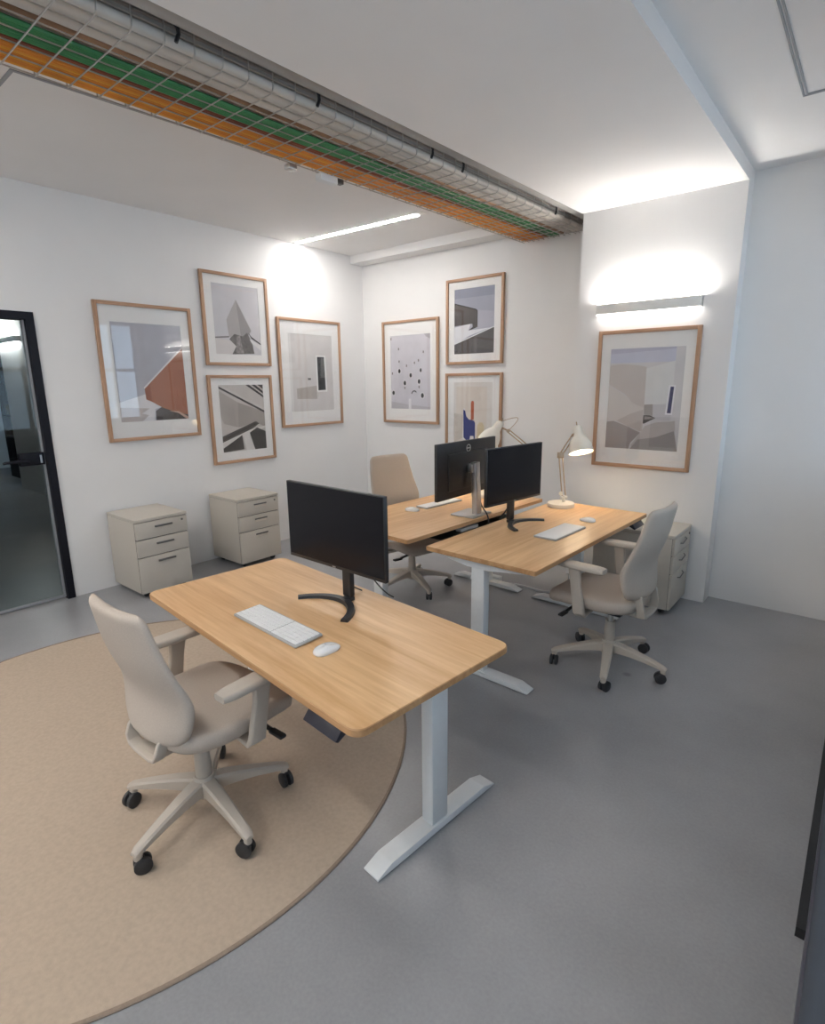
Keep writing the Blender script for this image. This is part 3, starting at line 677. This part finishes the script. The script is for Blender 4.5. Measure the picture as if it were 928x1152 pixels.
def make_chair(label, loc, rz, base_rot=0.0, raise_=0.0, lever_side=(1,), back_up=0.0, arm_up=0.0, fwd=0.068):
    root = thing('office_chair', label, 'chair', loc, rz, 'swivel office chairs')
    Z = raise_
    U = fwd                                       # seat, arms and back sit forward of the column
    MB().loft([[(x, y+U, z+Z) for x, y, z in r] for r in seat_rings()]).build('seat', M_CHAIR, root, 60)
    bb = MB(); bb.loft(back_rings()); bb.xf(Matrix.Translation((0, -0.262+U, 0.444+Z+back_up)))
    br = bb.build('backrest', M_CHAIR, root, 60)
    # bracket that carries the backrest
    q = MB()
    B = back_up
    path = [(-0.100, -0.225, 0.495+Z+B), (-0.104, -0.258, 0.465+Z+B), (-0.104, -0.272, 0.428+Z+B*0.5), (-0.088, -0.274, 0.400+Z), (-0.05, -0.272, 0.388+Z), (0.05, -0.272, 0.388+Z), (0.088, -0.274, 0.400+Z), (0.104, -0.272, 0.428+Z+B*0.5), (0.104, -0.258, 0.465+Z+B), (0.100, -0.225, 0.495+Z+B)]
    path = [(x, y+U, z) for x, y, z in path]
    q.loft([[Vector(p)+Vector((0, u, v)) if 2 < k < 7 else Vector(p)+Vector((v, u, 0)) if k < 5 else Vector(p)+Vector((-v, u, 0)) for u, v in rrect(0.022, 0.008, 0.005, 3)] for k, p in enumerate(path)])
    q.loft([[(u, y+U, z+v+Z) for u, v in rrect(w, 0.011, 0.006, 3)] for y, z, w in ((-0.06, 0.392, 0.07), (-0.16, 0.390, 0.070), (-0.24, 0.389, 0.070), (-0.274, 0.388, 0.07))])
    q.build('back_bracket', M_CPLAS, root)
    MB().box((0, 0.045, 0.384+Z), (0.20, 0.28, 0.044), 0.008).build('mechanism', M_BLACK, root)
    MB().lathe([(0.018, 0.20), (0.018, 0.370+Z)], n=20).build('gas_lift', M_CHROME, root)
    MB().lathe([(0.026, 0.078), (0.029, 0.085), (0.031, 0.20), (0.029, 0.285), (0.026, 0.29)], n=24).build('column', M_CPLAS, root)
    for s in (-1, 1):
        # arm: flat bar from under the seat, out and up to the pad
        pts = [(px, py+U, pz) for px, py, pz in [(s*0.10, 0.0, 0.394+Z), (s*0.20, 0.0, 0.392+Z), (s*0.262, -0.004, 0.392+Z), (s*0.283, -0.004, 0.412+Z), (s*0.287, 0.004, 0.47+Z), (s*0.289, 0.02, 0.55+Z+arm_up/2), (s*0.288, 0.03, 0.622+Z+arm_up)]]
        hw = [0.030, 0.030, 0.032, 0.034, 0.032, 0.030, 0.036]; ht = [0.010, 0.010, 0.012, 0.014, 0.014, 0.013, 0.014]
        rings = []
        for i, p in enumerate(pts):
            a = Vector(pts[max(i-1, 0)]); b = Vector(pts[min(i+1, len(pts)-1)]); tdir = (b-a).normalized()
            nx = Vector((0, 1, 0)); nx = (nx - tdir*nx.dot(tdir)).normalized(); ny = tdir.cross(nx)
            rr = rrect(hw[i], ht[i], ht[i]*0.6, 3)
            rings.append([Vector(p) + nx*u + ny*v for u, v in rr])
        MB().loft(rings).build('arm_post', M_CPLAS, root)
        pad = MB(); pr_ = []
        for k in range(13):
            t = k/12; y = U - 0.140 + 0.285*t
            e = (0.80, 0.94, 1.0)[min(2, k, 12-k)]
            wd = (0.036 + 0.004*math.sin(PI*t))*e; th = 0.015*e
            xo = s*(0.288 - 0.012*t)
            pr_.append([(xo+u, y, 0.632+Z+arm_up+v - 0.004*t) for u, v in rrect(wd, th, th*0.75, 4)])
        pad.loft(pr_).build('armrest', M_CPLAS, root, 50)
    for s in lever_side:
        lv = MB(); lv.tube([(s*0.09, 0.15, 0.385+Z), (s*0.17, 0.16, 0.383+Z), (s*0.235, 0.165, 0.374+Z)], [0.008, 0.009, 0.009], 8)
        lv.box((s*0.265, 0.167, 0.370+Z), (0.075, 0.030, 0.014), 0.005); lv.build('lever', M_BLACK, root)
    MB().lathe([(0.040, 0.085), (0.046, 0.10), (0.046, 0.150), (0.036, 0.172)], n=28).build('hub', M_CPLAS, root)
    for k in range(5):
        a = base_rot + 2*PI*k/5
        Rm = Matrix.Rotation(a, 4, 'Z')
        lg = MB(); rings = []
        for (x, hw_, zt, zb) in ((0.020, 0.030, 0.162, 0.098), (0.06, 0.0285, 0.158, 0.106), (0.12, 0.0265, 0.149, 0.106), (0.20, 0.0235, 0.132, 0.100), (0.27, 0.021, 0.115, 0.089), (0.315, 0.019, 0.102, 0.080), (0.333, 0.014, 0.092, 0.080)):
            b = 0.007
            rings.append([(x, -hw_, zb), (x, hw_, zb), (x, hw_, zt-b), (x, hw_-b*1.1, zt), (x, -hw_+b*1.1, zt), (x, -hw_, zt-b)])
        lg.loft(rings).tube([(0.315, 0, 0.085), (0.315, 0, 0.055)], 0.015, 12).xf(Rm)
        lo = lg.build('base_leg', M_CPLAS, root, 40)
        ca = MB(); sw = Matrix.Rotation(0.5 + 1.3*k, 4, 'Z')
        for s in (-1, 1):
            ca.lathe([(0.024, s*0.005), (0.0305, s*0.007), (0.031, s*0.011), (0.0305, s*0.020), (0.024, s*0.023)] if s > 0 else [(0.024, -0.023), (0.0305, -0.020), (0.031, -0.011), (0.0305, -0.007), (0.024, -0.005)], (-0.012, 0, 0.031), (0, 1, 0), 24)
        ca.box((-0.004, 0, 0.048), (0.030, 0.012, 0.034), 0.003)
        ca.lathe([(0.010, 0.045), (0.010, 0.072)], (0, 0, 0), n=12)
        ca.xf(Rm @ Matrix.Translation((0.315, 0, 0)) @ sw)
        ca.build('caster', M_RUBBER, lo)
    return root
RZ1, RZ2, RZ3 = 0.02, 1.50, -1.80
make_chair('warm grey office chair on the round rug, seen from behind at the front desk', (2.975, -4.035, 0.0055), RZ1, base_rot=math.radians(-4)-RZ1, arm_up=0.010)
make_chair('warm grey office chair standing on bare concrete at the right desk', (3.788, -1.88, 0), RZ2, base_rot=math.radians(-2)-RZ2, lever_side=(1, -1), arm_up=0.050, back_up=0.05)
make_chair('pinkish beige office chair at the left desk, tucked in facing the steel-stand monitor', (2.036, -1.60, 0), RZ3, base_rot=math.radians(46)-RZ3, raise_=-0.03, back_up=0.145, fwd=0.005)

# ------------------------------------------------------------------ monitors
def panel_body(mb, w, h, zb, d=0.022):
    mb.b2(-w/2, w/2, 0.0, d, zb, zb+h, 0.003)
def arc_monitor(label, loc, rz, w, h, zb, foot_dx=0.0, foot_rz=0.0, col_dx=0.0, dark=M_BLACK):
    """screen faces local -y"""
    root = thing('monitor', label, 'monitor', loc, rz, 'computer monitors')
    b = MB(); panel_body(b, w, h, zb); b.box((col_dx, 0.034, zb+h*0.42), (w*0.55, 0.026, h*0.52), 0.010); b.build('housing', M_BLACK, root)
    MB().b2(-w/2+0.006, w/2-0.006, -0.0012, 0.0005, zb+0.016, zb+h-0.006).build('screen', M_SCREEN, root)
    MB().b2(-0.010, 0.010, -0.002, 0.0, zb+0.005, zb+0.010).build('badge', M_SILVER, root)
    st = MB(); st.box((col_dx, 0.034, (zb+0.12)/2+0.01), (0.052, 0.030, zb+0.12-0.02), 0.005); st.build('neck', dark, root)
    ft = MB(); rings = []
    R = 0.215
    for k in range(21):
        t = -1 + k/10
        a = t*1.02
        x, y = R*math.sin(a), -R*math.cos(a) + R      # arc opening to the user
        x, y = R*math.sin(a), -(R - R*math.cos(a))*1.25
        wd = 0.020 - 0.003*abs(t)
        nx, ny = math.sin(a), math.cos(a)
        zt = 0.018 - 0.006*abs(t)
        rings.append([(x-nx*wd, y-ny*wd, 0.0), (x+nx*wd, y+ny*wd, 0.0), (x+nx*wd*0.8, y+ny*wd*0.8, zt), (x-nx*wd*0.8, y-ny*wd*0.8, zt)])
    ft.loft(rings); ft.box((0, 0.024, 0.010), (0.045, 0.05, 0.02), 0.004)
    ft.xf(Matrix.Translation((col_dx, 0.0, 0)) @ Matrix.Rotation(foot_rz, 4, 'Z'))
    ft.build('foot', dark, root)
    return root
m1 = arc_monitor('black monitor on an arched foot on the front desk, screen turned to the room', (3.018, -3.342, D1Z), -0.025, 0.650, 0.374, 0.150, col_dx=0.055, foot_rz=-0.12)
m2 = arc_monitor('black monitor on an arched gunmetal foot on the right desk, beside the lit lamp', (3.03, -1.70, D2Z), 1.43, 0.595, 0.380, 0.150, dark=M_GUN, foot_rz=0.1)
m3 = thing('monitor', 'black monitor seen from its back on a silver stand on the left desk', 'monitor', (2.60, -1.664, D2Z), -PI/2, 'computer monitors')
b = MB(); panel_body(b, 0.74, 0.392, 0.147, 0.026); b.build('housing', M_BLACK, m3)
bb = MB(); bb.box((0, 0.030, 0.147+0.185), (0.50, 0.014, 0.26), 0.0068); bb.build('back_cover', mat('satin_black_cover', (0.022, 0.022, 0.023), 0.35, noise=0.05), m3)
MB().b2(-0.365, 0.365, -0.0012, 0.0005, 0.160, 0.532).build('screen', M_SCREEN, m3)
rg_ = MB(); rg_.lathe([(0.027, 0), (0.027, 0.003), (0.021, 0.003), (0.021, 0)], (0.0, 0.026, 0.485), (0, 1, 0), 28, False, False); rg_.box((0, 0.028, 0.485), (0.036, 0.003, 0.009))
rg_.build('round_badge', M_CHROME, m3)
cl_ = MB(); rr0 = []
for (z, y, hw) in ((0.010, 0.105, 0.034), (0.12, 0.100, 0.032), (0.25, 0.092, 0.031), (0.385, 0.085, 0.031)):
    rr0.append([(u, y+v, z) for u, v in rrect(hw, 0.022, 0.008, 3)])
cl_.loft(rr0); cl_.box((0, 0.066, 0.345), (0.08, 0.05, 0.06), 0.006); cl_.build('stand_column', M_SILVER, m3)
MB().box((0.0, 0.055, 0.007), (0.235, 0.20, 0.013), 0.004).build('stand_base', M_SILVER, m3)
def cord(name, pts, r, m, label, owner=None):
    # smooth the control points
    P = [Vector(p) for p in pts]; out = []
    for i in range(len(P)-1):
        p0, p1, p2, p3 = P[max(i-1, 0)], P[i], P[i+1], P[min(i+2, len(P)-1)]
        for k in range(8):
            t = k/8
            out.append(0.5*((2*p1) + (p2-p0)*t + (2*p0-5*p1+4*p2-p3)*t*t + (3*p1-p0-3*p2+p3)*t**3))
    out.append(P[-1])
    if owner:
        mi = (Matrix.Translation(owner.location) @ owner.rotation_euler.to_matrix().to_4x4()).inverted()
        return MB().tube([mi @ p for p in out], r, 8).build(name, m, owner)
    return tag(MB().tube(out, r, 8).build(name, m), label, 'cable')
cord('power_cord', [(2.635, -1.60, 0.95), (2.66, -1.57, 0.86), (2.715, -1.62, 0.80), (2.79, -1.66, 0.745), (2.815, -1.68, 0.70), (2.80, -1.66, 0.63)], 0.005, M_BLACK, '', m3)
cord('power_cord', [(3.055, -3.300, 0.90), (3.035, -3.285, 0.82), (3.03, -3.25, 0.745), (3.05, -3.20, 0.706)], 0.003, M_BLACK, '', m1)
cord('power_cord', [(3.17, -3.300, 0.90), (3.20, -3.275, 0.82), (3.22, -3.22, 0.745), (3.225, -3.17, 0.706)], 0.003, M_BLACK, '', m1)
cord('power_cord', [(2.985, -1.70, 0.84), (2.93, -1.66, 0.78), (2.88, -1.62, 0.735), (2.865, -1.60, 0.66)], 0.005, M_BLACK, '', m2)
cord('floor_cable', [(2.50, -1.10, 0.008), (2.72, -1.02, 0.006), (2.95, -1.03, 0.006), (3.08, -0.92, 0.006), (3.16, -0.80, 0.03), (3.26, -0.90, 0.10)], 0.009, M_WHITE, 'white cable lying on the floor between the two rear desks')
tag(MB().b2(2.37, 2.56, -1.08, -1.02, 0.0, 0.05, 0.006).build('power_adapter', M_WHITE), 'small white power adapter on the floor by the left desk far foot', 'adapter')
ps = thing('power_strip', 'white power strip lying in the shelf under the left desk edge', 'power strip', (2.700, -1.78, D2Z-0.0815), PI/2-0.061)
MB().b2(-0.10, 0.10, -0.025, 0.025, 0, 0.024, 0.004).build('body', M_MOUSE, ps)
for k in range(3): MB().lathe([(0.018, 0), (0.018, 0.002), (0.014, 0.002), (0.014, 0.0)], (-0.06+0.06*k, 0, 0.024), (0, 0, 1), 16, False, True).build('socket', M_KBASE, ps)

# ------------------------------------------------------------------ keyboards and mice
kb = thing('keyboard', 'white keyboard with number pad on the front desk', 'keyboard', (3.045, -3.698, D1Z), -0.065)
KL, KW = 0.452, 0.132
b = MB(); b.loft([[(x, y, z0+(0.005 if y > 0 else 0)) for x, y in rrect(KL/2-i, KW/2-i, 0.006, 3)] for i, z0 in ((0.002, 0.002), (0, 0.004), (0, 0.010), (0.0015, 0.0115))]); b.build('body', M_KBASE, kb)
MB().b2(-KL/2+0.03, KL/2-0.03, KW/2-0.022, KW/2-0.012, 0.0, 0.006).build('foot', M_KBASE, kb)
keyme = {}
def key(x, y, w, h):
    k = (round(w, 4), round(h, 4))
    if k not in keyme:
        o = MB().box((0, 0, 0.002), (w, h, 0.004), 0.001, 1).build('key', M_KEYS, kb); keyme[k] = o.data
    else:
        o = bpy.data.objects.new('key', keyme[k]); COL.objects.link(o); o.parent = kb
    o.location = (x, y, 0.0108 + 0.0052*(y+KW/2)/KW*1.0); o.rotation_euler = (0.038, 0, 0)
u = 0.0188; x0 = -KL/2+0.008; rows = 6; pitch = (KW-0.014)/6
for r in range(rows):
    y = KW/2-0.007-pitch*(r+0.5)
    if r == 5:
        widths = [1.2, 1, 1.2, 6.0, 1.2, 1, 1.2, 1.2]
    elif r == 0: widths = [1]*15 if False else [1.0]*14
    else: widths = {1: [1]*13+[1.0], 2: [1.5]+[1]*12+[.5], 3: [1.8]+[1]*11+[1.2], 4: [2.2]+[1]*10+[1.8]}[r]
    tot = sum(widths); scale = 14*u/tot; x = x0
    for wd in widths:
        key(x+wd*scale/2, y, wd*scale-0.0024, pitch-0.0026); x += wd*scale
    x = x0+14*u+0.006
    nn = 4; wpad = (KL/2-0.008-x)/nn
    for k in range(nn):
        key(x+wpad*(k+0.5), y, wpad-0.0024, pitch-0.0026)
def flat_keyboard(label, loc, rz, L, W):
    root = thing('keyboard', label, 'keyboard', loc, rz)
    b = MB(); b.loft([[(x, y, z0) for x, y in rrect(L/2-i, W/2-i, 0.008, 4)] for i, z0 in ((0.003, 0.0), (0, 0.003), (0, 0.009), (0.002, 0.011))]); b.build('body', M_KBASE, root)
    MB().prism(rrect(L/2-0.006, W/2-0.006, 0.006, 3), 0.0112, 0.0132, 'z', 0.0008).build('key_field', M_KEYS, root)
flat_keyboard('slim white keyboard on the right desk, in front of the lamp-side monitor', (3.387, -1.744, D2Z), PI/2-0.05, 0.405, 0.155)
flat_keyboard('slim white keyboard on the left desk, beneath the back-turned monitor', (2.262, -1.52, D2Z), PI/2-0.10, 0.42, 0.115)
def mouse(label, loc, rz):
    root = thing('mouse', label, 'mouse', loc, rz)
    b = MB(); rings = []
    for (s, z, sh) in ((0.93, 0.0, 0), (0.99, 0.004, 0), (1.0, 0.009, 0), (0.95, 0.016, -0.001), (0.82, 0.0225, -0.003), (0.6, 0.0265, -0.005), (0.3, 0.0285, -0.006), (0.05, 0.029, -0.006)):
        rings.append([(x*s, y*s+sh, z*(1-0.25*max(0, y/0.056)**2 - 0.1*max(0, -y/0.056)**2) if z > 0.009 else z) for x, y in sellipse(0.031, 0.056, 36, 2.7)])
    b.loft(rings); b.build('shell', M_MOUSE, root, 60)
    MB().prism(rrect(0.027, 0.050, 0.024, 5), -0.0004, 0.0012).build('base', M_CHROME, root)
mouse('white mouse beside the number pad keyboard on the front desk', (3.372, -3.715, D1Z+0.0005), -0.05)
mouse('white mouse on the right desk, between the slim keyboard and the far edge', (3.408, -1.358, D2Z+0.0005), 1.45)
mouse('white mouse on the left desk, at the front of the slim keyboard', (2.240, -1.835, D2Z+0.0005), -1.3)

# ------------------------------------------------------------------ desk lamps
def lamp(label, base, foot, elbow, joint, cap, axis, hook=False):
    root = thing('desk_lamp', label, 'lamp', base, 0, 'jointed desk lamps')
    B = Vector(base)
    L = lambda p: Vector(p) - B
    MB().lathe([(0.100, 0.0), (0.102, 0.003), (0.102, 0.026), (0.098, 0.030), (0.03, 0.032), (0.001, 0.032)], n=40).build('base', M_LAMP, root)
    f = L(foot); e = L(elbow); j = L(joint); c = L(cap); ax = Vector(axis).normalized()
    pv = MB(); pv.tube([(f.x, f.y, 0.030), (f.x, f.y, 0.085)], 0.012, 14); pv.tube([f+Vector((0, 0, 0.068-f.z+0.0))+Vector((-0.02, -0.015, 0)), f+Vector((0, 0, 0.068-f.z))+Vector((0.02, 0.015, 0))], 0.013, 12)
    pv.lathe([(0.016, -0.004), (0.016, 0.004)], f+Vector((-0.016, -0.022, 0.10-f.z)), (0.6, -0.8, 0.0), 16)
    pv.build('pivot', M_LAMP, root)
    p0 = Vector((f.x, f.y, 0.075)); side = (e-p0).cross(j-e)
    side = side.normalized() if side.length > 1e-5 else Vector((0, 1, 0))
    dd = (e-p0).normalized().cross(side).normalized()*0.013
    MB().tube([p0-dd, e-dd], 0.0055, 8).tube([p0+dd, e+dd], 0.0055, 8).build('lower_arm', M_BRASS, root)
    d2 = (j-e).normalized().cross(side).normalized()*0.011
    MB().tube([e-d2, j-d2], 0.005, 8).tube([e+d2, j+d2], 0.005, 8).build('upper_arm', M_BRASS, root)
    MB().tube([e-side*0.02, e+side*0.02], 0.020, 14).box(e, (0.05, 0.02, 0.045), 0.004, rz=0.7).build('elbow', M_BRASS, root)
    MB().tube([j-side*0.014, j+side*0.014], 0.014, 12).tube([j, c+ax*0.045], 0.007, 8).build('head_joint', M_BRASS, root)
    # shade: cap cylinder then a flaring bell, open at the end
    prof = [(0.012, 0.0), (0.026, 0.004), (0.034, 0.016), (0.036, 0.068), (0.040, 0.080), (0.055, 0.100), (0.074, 0.130), (0.086, 0.165), (0.092, 0.205), (0.093, 0.215), (0.090, 0.213), (0.084, 0.165), (0.071, 0.130), (0.052, 0.102), (0.034, 0.085)]
    MB().lathe(prof, c, ax, 36, True, True).build('shade', M_LAMP, root, 50)
    bp0 = c + ax*0.150
    MB().lathe([(0.012, -0.045), (0.018, -0.03), (0.030, 0.0), (0.033, 0.018), (0.026, 0.040), (0.010, 0.050), (0.001, 0.051)], bp0, ax, 20).build('bulb', M_BULB, root)
    MB().tube([c, c-ax*0.03], 0.005, 8).build('switch', M_BRASS, root)
    if hook:
        out = []; a0 = c; b0 = j
        for k in range(13):
            t = k/12; p = a0.lerp(b0, t); out.append(p + Vector((0.085, 0.07, 0.03))*math.sin(PI*t) + Vector((0, 0, 0.035))*math.sin(PI*t))
        MB().tube(out, 0.0028, 6).build('flex', M_BRASS, root)
    return root
lamp('cream jointed desk lamp, lit, standing on the right desk before the pier', (3.06, -1.03, D2Z), (3.072, -1.010, 0.8), (3.010, -0.965, 1.115), (3.065, -0.868, 1.265), (3.075, -0.838, 1.335), (0.30, -0.22, -0.92))
lamp('cream jointed desk lamp leaning left behind the two rear monitors', (2.37, -1.05, D2Z), (2.385, -1.04, 0.8), (2.60, -0.72, 1.13), (2.465, -0.822, 1.268), (2.407, -0.845, 1.345), (-0.36, -0.42, -0.83), hook=True)

# ------------------------------------------------------------------ daylight and camera
wd = bpy.data.worlds.new('sky'); scn.world = wd; wd.use_nodes = True
bg = wd.node_tree.nodes['Background']
bg.inputs['Color'].default_value = (0.60, 0.80, 1.0, 1); bg.inputs['Strength'].default_value = 1.75
def portal(name, loc, rot, sx, sy):
    l = bpy.data.lights.new(name, 'AREA'); l.shape = 'RECTANGLE'; l.size = sx; l.size_y = sy; l.cycles.is_portal = True
    o = bpy.data.objects.new(name, l); COL.objects.link(o); o.location = loc; o.rotation_euler = rot
for i, (a, b, z0, z1) in enumerate(side_open):
    portal('daylight_portal', (WX+0.26, (a+b)/2, (z0+z1)/2), (0, PI/2, 0), z1-z0, b-a)
for i, (a, b, z0, z1) in enumerate(rear_open):
    portal('daylight_portal', ((a+b)/2, YR-0.26, (z0+z1)/2), (PI/2, 0, 0), b-a, z1-z0)

cam = bpy.data.cameras.new('camera'); co = bpy.data.objects.new('camera', cam); COL.objects.link(co)
fw = Vector((-0.62458556, 0.75016518, -0.21712919)); rt = Vector((0.77012273, 0.63778658, -0.01180056)); up = Vector((-0.12962972, 0.17458658, 0.97607155))
Mx = Matrix((( rt.x, up.x, -fw.x, 4.83175131), (rt.y, up.y, -fw.y, -4.96885208), (rt.z, up.z, -fw.z, 1.67600835), (0, 0, 0, 1)))
co.matrix_world = Mx
FPX, CX, CY = 621.982, 461.769, 568.6325
cam.sensor_fit = 'VERTICAL'; cam.sensor_height = 24.0; cam.sensor_width = 24.0
cam.lens = FPX*24.0/1152
cam.shift_x = (464-CX)/1152; cam.shift_y = (CY-576)/1152
cam.clip_start = 0.02
scn.camera = co
scn.view_settings.view_transform = 'Standard'; scn.view_settings.look = 'None'; scn.view_settings.gamma = 1.0
scn.view_settings.use_curve_mapping = False
scn.view_settings.exposure = 0.95
scn.cycles.max_bounces = 10; scn.cycles.diffuse_bounces = 6; scn.cycles.transparent_max_bounces = 12
